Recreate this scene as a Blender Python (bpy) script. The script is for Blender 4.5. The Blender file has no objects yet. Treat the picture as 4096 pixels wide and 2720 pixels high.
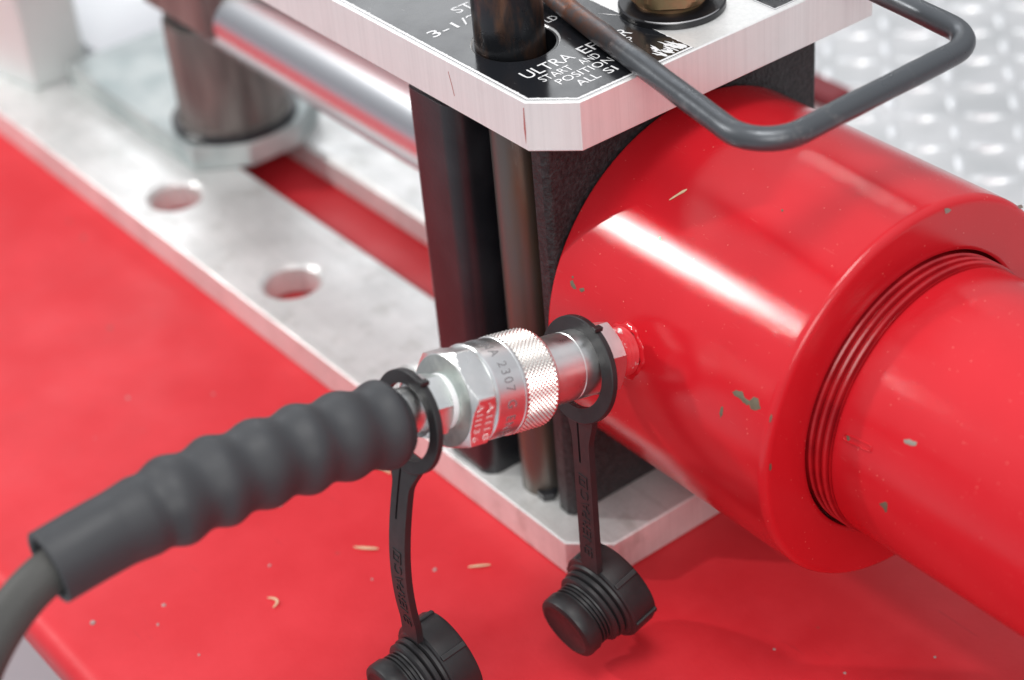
import bpy, bmesh, math, random
from mathutils import Vector, Matrix, noise as mnoise
random.seed(7)
sc = bpy.context.scene
PI = math.pi
MM = 0.001
# ------------------------------------------------------------------ camera
# world: millimetres * MM, origin = outer corner of the lower aluminium plate on the bench,
# +X along the plate's long side towards the viewer, +Y across, +Z up
CAM = Vector((455.2, -343.9, 520.0)) * MM
RX = Vector((0.6150878, 0.7846850, -0.0770480))
RY = Vector((0.4135300, -0.4042576, -0.8158240))
RZ = Vector((-0.6713121, 0.4699417, -0.5731447))
cd = bpy.data.cameras.new('camera')
cd.sensor_width = 36.0
cd.lens = 36.0 * 7958.3 / 4096.0
cd.clip_start = 0.01
cd.clip_end = 50.0
cd.dof.use_dof = True
cd.dof.focus_distance = 0.682
cd.dof.aperture_fstop = 6.6
cd.dof.aperture_blades = 0
cam = bpy.data.objects.new('camera', cd)
M = Matrix((RX, -RY, -RZ)).transposed().to_4x4()
M.translation = CAM
cam.matrix_world = M
sc.collection.objects.link(cam)
sc.camera = cam
# ------------------------------------------------------------------ world and lamps (a bright exhibition hall)
w = bpy.data.worlds.new('World'); sc.world = w; w.use_nodes = True
bg = w.node_tree.nodes['Background']
bg.inputs[1].default_value = 0.95
wt = w.node_tree
_tc = wt.nodes.new('ShaderNodeTexCoord'); _sx = wt.nodes.new('ShaderNodeSeparateXYZ'); _mr = wt.nodes.new('ShaderNodeMapRange'); _cr = wt.nodes.new('ShaderNodeValToRGB')
wt.links.new(_tc.outputs['Generated'], _sx.inputs[0]); wt.links.new(_sx.outputs[2], _mr.inputs[0])
_mr.inputs[1].default_value = -1; _mr.inputs[2].default_value = 1
wt.links.new(_mr.outputs[0], _cr.inputs[0]); wt.links.new(_cr.outputs[0], bg.inputs[0])
_e = _cr.color_ramp.elements
_e[0].position = 0.45; _e[0].color = (0.30, 0.31, 0.33, 1)
_e[1].position = 0.95; _e[1].color = (0.86, 0.88, 0.92, 1)


def lamp(name, loc, target, sx, sy, power, col=(1, 0.98, 0.95)):
    l = bpy.data.lights.new(name, 'AREA'); l.shape = 'RECTANGLE'; l.size = sx; l.size_y = sy
    l.energy = power; l.color = col
    o = bpy.data.objects.new(name, l); o.location = loc
    d = Vector(target) - Vector(loc)
    o.rotation_euler = d.to_track_quat('-Z', 'Y').to_euler()
    sc.collection.objects.link(o)
    return o


lamp('hall_spot', (-1.09, -0.915, 1.02), (0.02, 0.0, 0.1), 0.04, 0.10, 10)
lamp('ceiling_lamp', (0.30, -0.30, 2.3), (0.0, 0.05, 0.1), 0.8, 0.8, 22)
lamp('fill_light', (1.95, -1.2, 1.45), (0.0, 0.05, 0.1), 1.3, 1.0, 23)  # unseen fill added on the camera side to brighten the bench under the tube
lamp('rear_spot', (-1.53, 1.72, 1.5), (0.0, 0.1, 0.15), 0.03, 0.08, 0.55)
lamp('ceiling_panel', (-2.75, 1.30, 1.75), (-0.1, 0.1, 0.1), 1.5, 0.9, 12, (0.96, 0.98, 1))
sc.view_settings.view_transform = 'Standard'
sc.view_settings.look = 'None'
sc.view_settings.exposure = 0.0
sc.view_settings.gamma = 1.0
sc.cycles.max_bounces = 8
sc.cycles.sample_clamp_indirect = 6.0
# ------------------------------------------------------------------ node helpers


class NT:
    def __init__(self, name):
        self.m = bpy.data.materials.new(name); self.m.use_nodes = True
        self.t = self.m.node_tree; self.n = self.t.nodes; self.b = self.n['Principled BSDF']
        self.tc = self.n.new('ShaderNodeTexCoord')

    def link(self, a, b): self.t.links.new(a, b)

    def coords(self, scale=(1, 1, 1), rot=(0, 0, 0)):
        mp = self.n.new('ShaderNodeMapping'); mp.inputs['Scale'].default_value = scale; mp.inputs['Rotation'].default_value = rot
        g = self.n.new('ShaderNodeNewGeometry')
        self.link(g.outputs['Position'], mp.inputs['Vector']); return mp.outputs[0]

    def noise(self, scale, detail=4, rough=0.55, vec=None):
        x = self.n.new('ShaderNodeTexNoise'); x.inputs['Scale'].default_value = scale
        x.inputs['Detail'].default_value = detail; x.inputs['Roughness'].default_value = rough
        self.link(vec if vec is not None else self.coords(), x.inputs['Vector']); return x.outputs['Fac']

    def voronoi(self, scale, vec=None):
        x = self.n.new('ShaderNodeTexVoronoi'); x.inputs['Scale'].default_value = scale
        self.link(vec if vec is not None else self.coords(), x.inputs['Vector']); return x.outputs['Distance']

    def ramp(self, fac, stops):
        r = self.n.new('ShaderNodeValToRGB'); e = r.color_ramp.elements
        while len(e) < len(stops): e.new(0.5)
        for el, (p, c) in zip(e, stops):
            el.position = p
            el.color = (c, c, c, 1) if isinstance(c, (int, float)) else (*c, 1)
        self.link(fac, r.inputs[0]); return r.outputs[0]

    def mix(self, fac, a, b, kind='MIX'):
        x = self.n.new('ShaderNodeMix'); x.data_type = 'RGBA'; x.blend_type = kind
        for sock, v in ((x.inputs[0], fac), (x.inputs[6], a), (x.inputs[7], b)):
            if isinstance(v, (int, float)): sock.default_value = v if sock is x.inputs[0] or sock.type == 'VALUE' else (v, v, v, 1)
            elif isinstance(v, tuple): sock.default_value = (*v, 1)
            else: self.link(v, sock)
        return x.outputs[2]

    def bump(self, h, strength, dist=0.001, prev=None):
        x = self.n.new('ShaderNodeBump'); x.inputs['Strength'].default_value = strength; x.inputs['Distance'].default_value = dist
        self.link(h, x.inputs['Height'])
        if prev is not None: self.link(prev, x.inputs['Normal'])
        return x.outputs[0]

    def set(self, **k):
        for key, v in k.items():
            s = self.b.inputs[{'color': 'Base Color', 'rough': 'Roughness', 'metal': 'Metallic', 'normal': 'Normal', 'coat': 'Coat Weight',
                               'coat_rough': 'Coat Roughness', 'spec': 'Specular IOR Level', 'aniso': 'Anisotropic'}[key]]
            if isinstance(v, (int, float)): s.default_value = v
            elif isinstance(v, tuple): s.default_value = (*v, 1)
            else: self.link(v, s)
        return self.m


MAT = {}


def mk():
    # glossy red enamel of the cylinder
    t = NT('red_enamel')
    spk = t.ramp(t.voronoi(420), [(0.0, 1), (0.09, 1), (0.13, 0)])
    pick = t.ramp(t.noise(170, 3), [(0.54, 0), (0.6, 1)])
    dust = t.mix(1.0, spk, pick, 'MULTIPLY')
    base = t.mix(t.ramp(t.noise(14, 4), [(0.35, 0), (0.7, 1)]), (0.57, 0.012, 0.020), (0.64, 0.018, 0.028))
    col = t.mix(dust, base, (0.70, 0.15, 0.13))
    rg = t.ramp(t.noise(22, 5), [(0.3, 0.08), (0.75, 0.135)])
    scr = t.ramp(t.noise(1.0, 4, 0.7, t.coords((90, 900, 900), (0.3, 0.1, 0.2))), [(0.66, 0), (0.70, 1)])
    col = t.mix(t.mix(1.0, scr, 0.16, 'MULTIPLY'), col, (0.75, 0.20, 0.18))
    nb = t.bump(t.noise(2600, 2), 0.20, 0.0002)
    MAT['red'] = t.set(color=col, rough=rg, normal=nb, coat=0.0)
    t = NT('red_grease_shade')  # thread red darkened: groove shade painted into the colour along with grease
    MAT['red_grease_shade'] = t.set(color=t.mix(t.ramp(t.noise(90, 5), [(0.35, 0), (0.65, 1)]), (0.32, 0.007, 0.012), (0.48, 0.010, 0.016)), rough=0.24)
    # red bench top, softer sheen and dirt
    t = NT('red_bench_paint')
    smg = t.ramp(t.noise(18, 6, 0.6), [(0.42, 0), (0.62, 1)])
    base = t.mix(smg, (0.60, 0.020, 0.029), (0.66, 0.030, 0.041))
    dots = t.mix(1.0, t.ramp(t.voronoi(60), [(0.0, 1), (0.05, 1), (0.09, 0)]), t.ramp(t.noise(30, 2), [(0.57, 0), (0.63, 1)]), 'MULTIPLY')
    col = t.mix(dots, base, (0.34, 0.07, 0.06))
    rg = t.ramp(t.noise(26, 5, 0.65), [(0.3, 0.42), (0.7, 0.58)])
    nb = t.bump(t.noise(500, 2), 0.12, 0.0005)
    sc_ = t.ramp(t.noise(1.0, 5, 0.7, t.coords((30, 260, 30), (0, 0, 0.7))), [(0.63, 0), (0.70, 1)])
    col = t.mix(t.mix(1.0, sc_, 0.38, 'MULTIPLY'), col, (0.42, 0.02, 0.03))
    MAT['bench'] = t.set(color=col, rough=rg, normal=nb, spec=0.4)
    # machined aluminium, top faces: mill finish with grey stains
    for key, stain in (('alu', 1.0), ('alu_upper', 0.15)):
        t = NT('aluminium_' + key)
        st = t.ramp(t.noise(28, 6, 0.62), [(0.36, 0.0), (0.64, 1.0)])
        base = t.mix(st, (0.90 - 0.16 * stain, 0.90 - 0.15 * stain, 0.89 - 0.15 * stain), (0.90, 0.90, 0.89))
        spot = t.ramp(t.noise(65, 5, 0.65), [(0.54, 0), (0.80, 1)])
        base = t.mix(t.mix(1.0, spot, 0.62 * stain, 'MULTIPLY'), base, (0.36, 0.36, 0.32))
        tool = t.ramp(t.noise(1.0, 4, 0.65, t.coords((14, 380, 14))), [(0.5, 0), (0.75, 1)])
        base = t.mix(t.mix(1.0, tool, 0.35 * stain, 'MULTIPLY'), base, (0.55, 0.55, 0.53))
        saw = t.noise(1.0, 3, 0.6, t.coords((1500, 1500, 12)))
        nb = t.bump(saw, 0.22, 0.0003)
        rg = t.ramp(t.noise(40, 5), [(0.3, 0.33), (0.7, 0.50)])
        sl = t.ramp(t.noise(1.0, 3, 0.6, t.coords((700, 700, 8))), [(0.35, 0.94), (0.6, 1.0)])
        MAT[key] = t.set(color=t.mix(1.0, base, sl, 'MULTIPLY'), rough=rg, metal=0.45, normal=nb)
    t = NT('bare_aluminium')
    MAT['alu_clean'] = t.set(color=(0.88, 0.89, 0.88), rough=0.38, metal=0.9)
    t = NT('zinc_plate')
    base = t.mix(t.ramp(t.noise(30, 5), [(0.35, 0), (0.65, 1)]), (0.36, 0.42, 0.42), (0.58, 0.62, 0.61))
    MAT['zinc_plate'] = t.set(color=base, rough=0.42, metal=0.4)
    # bright zinc of the coupler
    t = NT('bright_zinc')
    rg = t.ramp(t.noise(160, 4), [(0.3, 0.26), (0.7, 0.40)])
    base = t.mix(t.ramp(t.noise(90, 5), [(0.4, 0), (0.66, 1)]), (0.78, 0.79, 0.78), (0.90, 0.91, 0.90))
    MAT['zinc'] = t.set(color=base, rough=rg, metal=1.0, normal=t.bump(t.noise(1200, 2), 0.06, 0.0003))
    t = NT('turned_zinc')
    dirv = t.coords((40, 1800, 300))
    MAT['zinc_turned'] = t.set(color=(0.84, 0.85, 0.85), rough=0.3, metal=1.0, normal=t.bump(t.noise(1.0, 2, 0.5, dirv), 0.14, 0.0002))
    t = NT('end_face_zinc')
    base = t.mix(t.ramp(t.noise(120, 5), [(0.4, 0), (0.66, 1)]), (0.45, 0.50, 0.48), (0.68, 0.72, 0.68))
    MAT['zinc_dull'] = t.set(color=base, rough=0.42, metal=0.9)
    t = NT('knurl_steel')
    MAT['knurl'] = t.set(color=(0.84, 0.81, 0.77), rough=0.30, metal=1.0)
    t = NT('stamp_mark')
    MAT['stamp'] = t.set(color=(0.30, 0.30, 0.31), rough=0.5, metal=0.7)
    t = NT('stamp_bright')
    MAT['stamp_bright'] = t.set(color=(0.95, 0.93, 0.9), rough=0.35, metal=0.8)
    t = NT('thread_sealant')
    MAT['tape'] = t.set(color=(0.82, 0.83, 0.84), rough=0.45)
    # chrome
    t = NT('chrome')
    MAT['chrome'] = t.set(color=(0.72, 0.74, 0.77), rough=0.27, metal=1.0)
    # cast and black steel
    t = NT('black_steel')
    base = t.mix(t.ramp(t.noise(45, 5), [(0.4, 0), (0.7, 1)]), (0.010, 0.011, 0.014), (0.022, 0.023, 0.027))
    MAT['black'] = t.set(color=base, rough=0.30, normal=t.bump(t.noise(700, 3), 0.2, 0.0004))
    t = NT('cast_black')
    base = t.mix(t.ramp(t.noise(500, 3), [(0.4, 0), (0.7, 1)]), (0.012, 0.0115, 0.013), (0.036, 0.035, 0.037))
    MAT['cast'] = t.set(color=base, rough=0.5, normal=t.bump(t.noise(650, 3, 0.6), 0.9, 0.0009))
    t = NT('rod_steel')
    f = t.ramp(t.noise(1.0, 4, 0.6, t.coords((60, 60, 12))), [(0.42, 0), (0.66, 1)])
    base = t.mix(f, (0.13, 0.125, 0.115), (0.17, 0.105, 0.07))
    MAT['rod'] = t.set(color=base, rough=0.38, metal=0.6)
    t = NT('pin_steel')
    f = t.ramp(t.noise(1.0, 5, 0.6, t.coords((110, 110, 40))), [(0.50, 0), (0.72, 1)])
    base = t.mix(f, (0.035, 0.037, 0.042), (0.17, 0.085, 0.05))
    MAT['pin'] = t.set(color=base, rough=t.ramp(t.noise(60, 4), [(0.3, 0.22), (0.7, 0.45)]), metal=0.7, normal=t.bump(t.noise(300, 4), 0.25, 0.0005))
    t = NT('handle_steel')
    f = t.ramp(t.noise(1.0, 5, 0.65, t.coords((60, 60, 60))), [(0.60, 0), (0.74, 1)])
    g = t.n.new('ShaderNodeSeparateXYZ'); t.link(t.coords(), g.inputs[0])
    mr = t.n.new('ShaderNodeMapRange'); t.link(g.outputs[0], mr.inputs[0])
    mr.inputs[1].default_value = -0.050; mr.inputs[2].default_value = -0.008; mr.inputs[3].default_value = 1; mr.inputs[4].default_value = 0
    rn = t.ramp(t.noise(260, 5, 0.7), [(0.35, 0), (0.62, 1)])
    rf = t.mix(1.0, mr.outputs[0], rn, 'MULTIPLY')
    base = t.mix(f, (0.10, 0.108, 0.118), (0.22, 0.22, 0.22))
    base = t.mix(rf, base, (0.24, 0.085, 0.038))
    MAT['handle'] = t.set(color=base, rough=t.ramp(t.noise(90, 5), [(0.3, 0.24), (0.7, 0.42)]), metal=0.55, normal=t.bump(t.noise(350, 4), 0.2, 0.0004))
    t = NT('brown_steel')
    f = t.ramp(t.noise(1.0, 5, 0.6, t.coords((70, 70, 10))), [(0.38, 0), (0.66, 1)])
    base = t.mix(f, (0.12, 0.112, 0.106), (0.27, 0.25, 0.23))
    MAT['brown'] = t.set(color=base, rough=0.42, metal=0.5)
    t = NT('bronze')
    f = t.ramp(t.noise(140, 5, 0.6), [(0.42, 0), (0.62, 1)])
    base = t.mix(f, (0.24, 0.175, 0.09), (0.30, 0.15, 0.08))
    MAT['bronze'] = t.set(color=base, rough=0.42, metal=0.65)
    # plastics and rubber
    t = NT('rubber_grip')
    MAT['rubber'] = t.set(color=t.mix(t.noise(40, 4), (0.028, 0.030, 0.034), (0.048, 0.050, 0.055)), rough=t.ramp(t.noise(55, 5), [(0.3, 0.46), (0.7, 0.62)]), normal=t.bump(t.noise(900, 2), 0.1, 0.0003))
    t = NT('hose_rubber')
    MAT['hose'] = t.set(color=t.mix(t.noise(60, 4), (0.048, 0.048, 0.046), (0.070, 0.069, 0.064)), rough=0.6, normal=t.bump(t.noise(700, 3), 0.2, 0.0004))
    t = NT('black_plastic')
    MAT['plastic'] = t.set(color=t.mix(t.noise(120, 5), (0.009, 0.009, 0.010), (0.024, 0.023, 0.025)), rough=t.ramp(t.noise(200, 4), [(0.3, 0.38), (0.7, 0.52)]),
                           normal=t.bump(t.noise(500, 3), 0.12, 0.0003))
    t = NT('puck_black')
    MAT['puck'] = t.set(color=(0.010, 0.010, 0.012), rough=0.28)
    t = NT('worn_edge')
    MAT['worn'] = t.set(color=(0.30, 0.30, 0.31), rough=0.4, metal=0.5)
    # printed label
    t = NT('label_black')
    scr = t.ramp(t.noise(1.0, 6, 0.7, t.coords((55, 420, 100), (0, 0, 0.2))), [(0.66, 0), (0.69, 1)])
    base = t.mix(scr, (0.012, 0.013, 0.016), (0.11, 0.11, 0.11))
    MAT['label'] = t.set(color=base, rough=t.ramp(t.noise(60, 5), [(0.3, 0.12), (0.7, 0.24)]), normal=t.bump(t.noise(260, 4), 0.06, 0.0004))
    t = NT('label_white'); MAT['white'] = t.set(color=(0.86, 0.86, 0.87), rough=0.35)
    t = NT('label_line'); MAT['line'] = t.set(color=(0.03, 0.03, 0.04), rough=0.4)
    # bare steel under chipped paint
    t = NT('chipped_steel')
    MAT['chip'] = t.set(color=t.mix(t.noise(500, 4), (0.09, 0.075, 0.045), (0.17, 0.145, 0.10)), rough=0.7)
    t = NT('chipped_grey')
    MAT['chip_grey'] = t.set(color=(0.27, 0.25, 0.21), rough=0.55)
    # straw, shavings
    t = NT('red_scrape'); MAT['scrape'] = t.set(color=(0.45, 0.16, 0.15), rough=0.5)
    t = NT('straw'); MAT['straw'] = t.set(color=(0.72, 0.52, 0.33), rough=0.6)
    t = NT('grey_crumb'); MAT['crumb'] = t.set(color=(0.40, 0.27, 0.26), rough=0.6)
    # tread plate
    t = NT('tread_plate')
    base = t.mix(t.ramp(t.noise(24, 5), [(0.35, 0), (0.65, 1)]), (0.64, 0.65, 0.655), (0.82, 0.82, 0.825))
    MAT['tread'] = t.set(color=base, rough=0.36, metal=0.75)
    t = NT('tread_worn')
    MAT['tread_worn'] = t.set(color=(0.86, 0.87, 0.88), rough=0.3, metal=0.7)
    t = NT('floor_grey')
    MAT['floor'] = t.set(color=t.mix(t.noise(3, 4), (0.52, 0.53, 0.56), (0.60, 0.61, 0.64)), rough=0.5)
    t = NT('white_paint'); MAT['white_paint'] = t.set(color=(0.85, 0.87, 0.90), rough=0.4)
    t = NT('grey_green_paint')
    MAT['greygreen'] = t.set(color=t.mix(t.noise(20, 4), (0.56, 0.60, 0.59), (0.70, 0.73, 0.72)), rough=0.5)
    t = NT('dark_green'); MAT['darkgreen'] = t.set(color=(0.035, 0.045, 0.035), rough=0.5)
    t = NT('dark_red'); MAT['darkred'] = t.set(color=(0.20, 0.008, 0.015), rough=0.4)


mk()
# ------------------------------------------------------------------ mesh helpers (all input in mm, world coordinates)


def thing(name, label, cat, loc=(0, 0, 0), group=None):
    o = bpy.data.objects.new(name, None); sc.collection.objects.link(o)
    o.location = Vector(loc) * MM; o.empty_display_size = 0.01
    o['label'] = label; o['category'] = cat
    if group: o['group'] = group
    return o


def root_loc(p):
    v = Vector((0, 0, 0))
    while p is not None:
        v += p.location; p = p.parent
    return v


def obj(name, verts, faces, mat, parent=None, sharp=32, bevel=0, segs=2):
    off = root_loc(parent)
    me = bpy.data.meshes.new(name)
    me.from_pydata([tuple(Vector(v) * MM - off) for v in verts], [], faces)
    bm = bmesh.new(); bm.from_mesh(me)
    bmesh.ops.recalc_face_normals(bm, faces=bm.faces); bm.to_mesh(me); bm.free()
    me.materials.append(MAT[mat] if isinstance(mat, str) else mat)
    for p in me.polygons: p.use_smooth = True
    me.set_sharp_from_angle(angle=math.radians(sharp))
    o = bpy.data.objects.new(name, me); sc.collection.objects.link(o)
    o.parent = parent
    if bevel:
        b = o.modifiers.new('edge', 'BEVEL'); b.width = bevel * MM; b.segments = segs; b.limit_method = 'ANGLE'
        b.angle_limit = math.radians(40); b.harden_normals = True
    return o


def tag(o, label, cat=None, group=None, kind=None):
    if label: o['label'] = label
    if cat: o['category'] = cat
    if group: o['group'] = group
    if kind: o['kind'] = kind
    return o


def frame(d, up=(0, 0, 1)):
    d = Vector(d).normalized(); u = Vector(up)
    if abs(d.dot(u)) > 0.999: u = Vector((1, 0, 0))
    a = (u - d * u.dot(d)).normalized(); b = d.cross(a)
    return d, a, b


def lathe(prof, O, d, n=72, up=(0, 0, 1), rad=None, closed=False):
    """prof: list of (s, r) along axis d from O; rad(s, r, phi) -> r"""
    d, a, b = frame(d, up); O = Vector(O); vs = []; fs = []; rows = []
    for s, r in prof:
        if r <= 1e-6:
            rows.append([len(vs)]); vs.append(O + d * s); continue
        row = []
        for i in range(n):
            ph = 2 * PI * i / n
            rr = rad(s, r, ph) if rad else r
            row.append(len(vs)); vs.append(O + d * s + (a * math.cos(ph) + b * math.sin(ph)) * rr)
        rows.append(row)
    pairs = list(zip(rows[:-1], rows[1:]))
    if closed: pairs.append((rows[-1], rows[0]))
    for p, q in pairs:
        for i in range(n):
            j = (i + 1) % n
            if len(p) == 1 and len(q) == 1: continue
            if len(p) == 1: fs.append((p[0], q[i], q[j]))
            elif len(q) == 1: fs.append((p[i], p[j], q[0]))
            else: fs.append((p[i], p[j], q[j], q[i]))
    return vs, fs


def sweep(path, radii, n=32, caps=True, up=(1, 0, 0)):
    P = [Vector(p) for p in path]; vs = []; fs = []
    u = Vector(up)
    rows = []
    for k, p in enumerate(P):
        t = (P[min(k + 1, len(P) - 1)] - P[max(k - 1, 0)]).normalized()
        u = (u - t * u.dot(t)).normalized(); v = t.cross(u)
        row = []
        for i in range(n):
            ph = 2 * PI * i / n
            row.append(len(vs)); vs.append(p + (u * math.cos(ph) + v * math.sin(ph)) * radii[k])
        rows.append(row)
    for p, q in zip(rows[:-1], rows[1:]):
        for i in range(n):
            j = (i + 1) % n; fs.append((p[i], p[j], q[j], q[i]))
    if caps:
        fs.append(tuple(rows[0])); fs.append(tuple(rows[-1]))
    return vs, fs


def catmull(pts, per=8):
    P = [Vector(p) for p in pts]; out = []
    for i in range(len(P) - 1):
        p0 = P[max(i - 1, 0)]; p1 = P[i]; p2 = P[i + 1]; p3 = P[min(i + 2, len(P) - 1)]
        for k in range(per):
            t = k / per
            out.append(0.5 * ((2 * p1) + (p2 - p0) * t + (2 * p0 - 5 * p1 + 4 * p2 - p3) * t * t + (3 * p1 - p0 - 3 * p2 + p3) * t ** 3))
    out.append(P[-1]); return out


def signed_area(p): return sum(p[i - 1][0] * p[i][1] - p[i][0] * p[i - 1][1] for i in range(len(p))) / 2


def inset(poly, d):
    n = len(poly); out = []
    for i in range(n):
        a = Vector(poly[i - 1]); b = Vector(poly[i]); c = Vector(poly[(i + 1) % n])
        e1 = (b - a).normalized(); e2 = (c - b).normalized()
        n1 = Vector((-e1.y, e1.x)); n2 = Vector((-e2.y, e2.x))
        k = n1 + n2; k = k / k.dot(n1)
        out.append(tuple(b + k * d))
    return out


def plate(outline, holes, z0, z1, ch=0.0, hch=None):
    """flat plate with holes in the XY plane, edges chamfered by ch (holes by hch) -> verts, faces"""
    hch = ch if hch is None else hch
    loops0 = [list(outline) if signed_area(outline) > 0 else list(reversed(outline))] + [list(h) if signed_area(h) > 0 else list(reversed(h)) for h in holes]
    chs = [ch] + [-hch] * len(holes)
    bm = bmesh.new(); edges = []; top = []
    for lp, c in zip(loops0, chs):
        q = inset(lp, c) if c else lp
        vv = [bm.verts.new((x, y, 0)) for x, y in q]
        for i in range(len(vv)): edges.append(bm.edges.new((vv[i], vv[(i + 1) % len(vv)])))
        top.append(vv)
    bmesh.ops.triangle_fill(bm, use_beauty=True, use_dissolve=False, edges=edges)
    bm.verts.index_update()
    n = len(bm.verts)
    vs = [(v.co.x, v.co.y, z1) for v in bm.verts]
    fs = [tuple(v.index for v in f.verts) for f in bm.faces]
    if z0 is not None:
        vs += [(v.co.x, v.co.y, z0) for v in bm.verts]
        fs += [tuple(n + v.index for v in reversed(f.verts)) for f in bm.faces]
        for lp, base, c in zip(top, loops0, chs):
            m = len(lp)
            if c:
                o1 = len(vs); vs += [(x, y, z1 - abs(c)) for x, y in base]
                o2 = len(vs); vs += [(x, y, z0 + abs(c)) for x, y in base]
                for i in range(m):
                    j = (i + 1) % m; a, b_ = lp[i].index, lp[j].index
                    fs += [(a, b_, o1 + j, o1 + i), (o1 + i, o1 + j, o2 + j, o2 + i), (o2 + i, o2 + j, n + b_, n + a)]
            else:
                for i in range(m):
                    a = lp[i].index; b_ = lp[(i + 1) % m].index
                    fs.append((a, b_, n + b_, n + a))
    bm.free()
    return vs, fs


def box(x0, x1, y0, y1, z0, z1):
    vs = [(x, y, z) for z in (z0, z1) for y in (y0, y1) for x in (x0, x1)]
    return vs, [(0, 2, 3, 1), (4, 5, 7, 6), (0, 1, 5, 4), (2, 6, 7, 3), (0, 4, 6, 2), (1, 3, 7, 5)]


def circle(cx, cy, r, n=48): return [(cx + r * math.cos(2 * PI * i / n), cy + r * math.sin(2 * PI * i / n)) for i in range(n)]


def text_mesh(s, size, spacing=1.0):
    cu = bpy.data.curves.new('tmp_text', 'FONT'); cu.body = s; cu.size = size; cu.space_character = spacing; cu.resolution_u = 3
    o = bpy.data.objects.new('tmp_text', cu); sc.collection.objects.link(o)
    bpy.context.view_layer.update()
    dg = bpy.context.evaluated_depsgraph_get()
    me = o.evaluated_get(dg).to_mesh()
    vs = [tuple(v.co) for v in me.vertices]; fs = [tuple(p.vertices) for p in me.polygons]
    o.evaluated_get(dg).to_mesh_clear()
    bpy.data.objects.remove(o); bpy.data.curves.remove(cu)
    return vs, fs


def thicken(vs, fs, mapper, h):
    """extrude a flat text mesh by mapper(x, y, height)"""
    n = len(vs); out = [mapper(x, y, h) for x, y, _ in vs] + [mapper(x, y, -0.05) for x, y, _ in vs]
    ff = [tuple(f) for f in fs]; cnt = {}
    for f in fs:
        for i in range(len(f)):
            e = (f[i], f[(i + 1) % len(f)]); cnt[e] = cnt.get(e, 0) + 1
    for (a, b) in list(cnt):
        if (b, a) not in cnt: ff.append((a, n + a, n + b, b))
    return out, ff


# ================================================================== setting
# red bench top with a rolled front edge
vs = []; fs = []
prof = [(900, 0.0), (-160, 0.0), (-164, 0.0)]
for k in range(1, 9):
    a = PI / 2 * k / 8
    prof.append((-164 - 8 * math.sin(a), -8 + 8 * math.cos(a)))
prof += [(-172, -9), (-172, -15.5), (-171, -16.5), (-150, -16.5), (-149, -15.5), (-149, -2.5), (900, -2.5)]
for (y, z) in prof:
    vs += [(-1600, y, z), (1100, y, z)]
for i in range(len(prof) - 1):
    fs.append((2 * i, 2 * i + 1, 2 * i + 3, 2 * i + 2))
bench = tag(obj('bench_top', vs, fs, 'bench', sharp=60), 'red painted bench top with a rolled edge and smudges', kind='structure')
v, f = box(-6000, 6000, -6000, 6000, -760, -750)
tag(obj('floor', v, f, 'floor'), 'pale grey floor beyond the bench edge', kind='structure')

# aluminium tread plate on the far half of the bench
tp = thing('tread_plate', 'silver tread plate sheet with raised bumps behind the red cylinder', 'tread plate', (0, 215, 0.5))
v, f = box(-1100, 700, 215, 880, 0.5, 4.0)
obj('sheet', v, f, 'tread', tp, bevel=0.8)


def lozenge():
    L, W, Hh = 11.5, 3.0, 1.6; vs = []; n = 10
    for k, (sc_, z) in enumerate(((1.0, 0.0), (0.86, 0.75), (0.5, 1.0))):
        for i in range(n):
            a = 2 * PI * i / n
            vs.append((L * sc_ * math.cos(a) * (0.82 + 0.18 * abs(math.cos(a))), W * sc_ * math.sin(a), Hh * z))
    fs = []
    for r in range(2):
        for i in range(n):
            j = (i + 1) % n; fs.append((r * n + i, r * n + j, (r + 1) * n + j, (r + 1) * n + i))
    fs.append(tuple(range(2 * n, 3 * n)))
    return vs, fs


def project(p):
    q = Vector(p) * MM - CAM; d = q.dot(RZ)
    return 2048 + 7958.3 * q.dot(RX) / d, 1360 + 7958.3 * q.dot(RY) / d, d


lv, lf = lozenge()
spots = []
pitch = 22.5
for i in range(-70, 40):
    for j in range(0, 42):
        x = i * pitch; y = 224 + j * pitch
        px, py, d = project((x, y, 4))
        if -300 < px < 4400 and -300 < py < 3000:
            spots.append((d, x, y, (i + j) % 2, px, py))
vis = [s for s in spots if (s[4] > 3250 and s[5] < 1000) or (s[4] < 700 and s[5] < 300)]
rest = [s for s in spots if s not in vis]
vis.sort(); rest += vis[300:]; vis = vis[:300]
lme = None
for d, x, y, odd, px, py in vis:
    if lme is None:
        o = obj('lozenge', [Vector(p) + Vector((0, 215, 0.5)) for p in lv], lf, 'tread_worn', tp, sharp=50); lme = o.data
    else:
        o = bpy.data.objects.new('lozenge', lme); sc.collection.objects.link(o); o.parent = tp
    o.location = Vector((x, y - 215, 3.45)) * MM
    o.rotation_euler = (0, 0, math.radians((42 if odd else -48) + random.uniform(-3, 3)))
    o.scale = (random.uniform(0.9, 1.08), random.uniform(0.85, 1.15), random.uniform(0.75, 1.1))
vs = []; fs = []
for d, x, y, odd, px, py in rest:
    R_ = Matrix.Rotation(math.radians(40 if odd else -50), 3, 'Z'); b0 = len(vs)
    vs += [R_ @ Vector(p) + Vector((x, y, 3.95)) for p in lv]; fs += [tuple(b0 + k for k in ff) for ff in lf]
if vs:
    tag(obj('hidden_lozenges', vs, fs, 'tread_worn', tp, sharp=50), None, kind='stuff')

v, f = box(-262, -196, 330, 346, 4.0, 11)
tag(obj('red_bar', v, f, 'darkred', bevel=1), 'small dark red bar on the tread plate behind the black block', 'bar')

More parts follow.
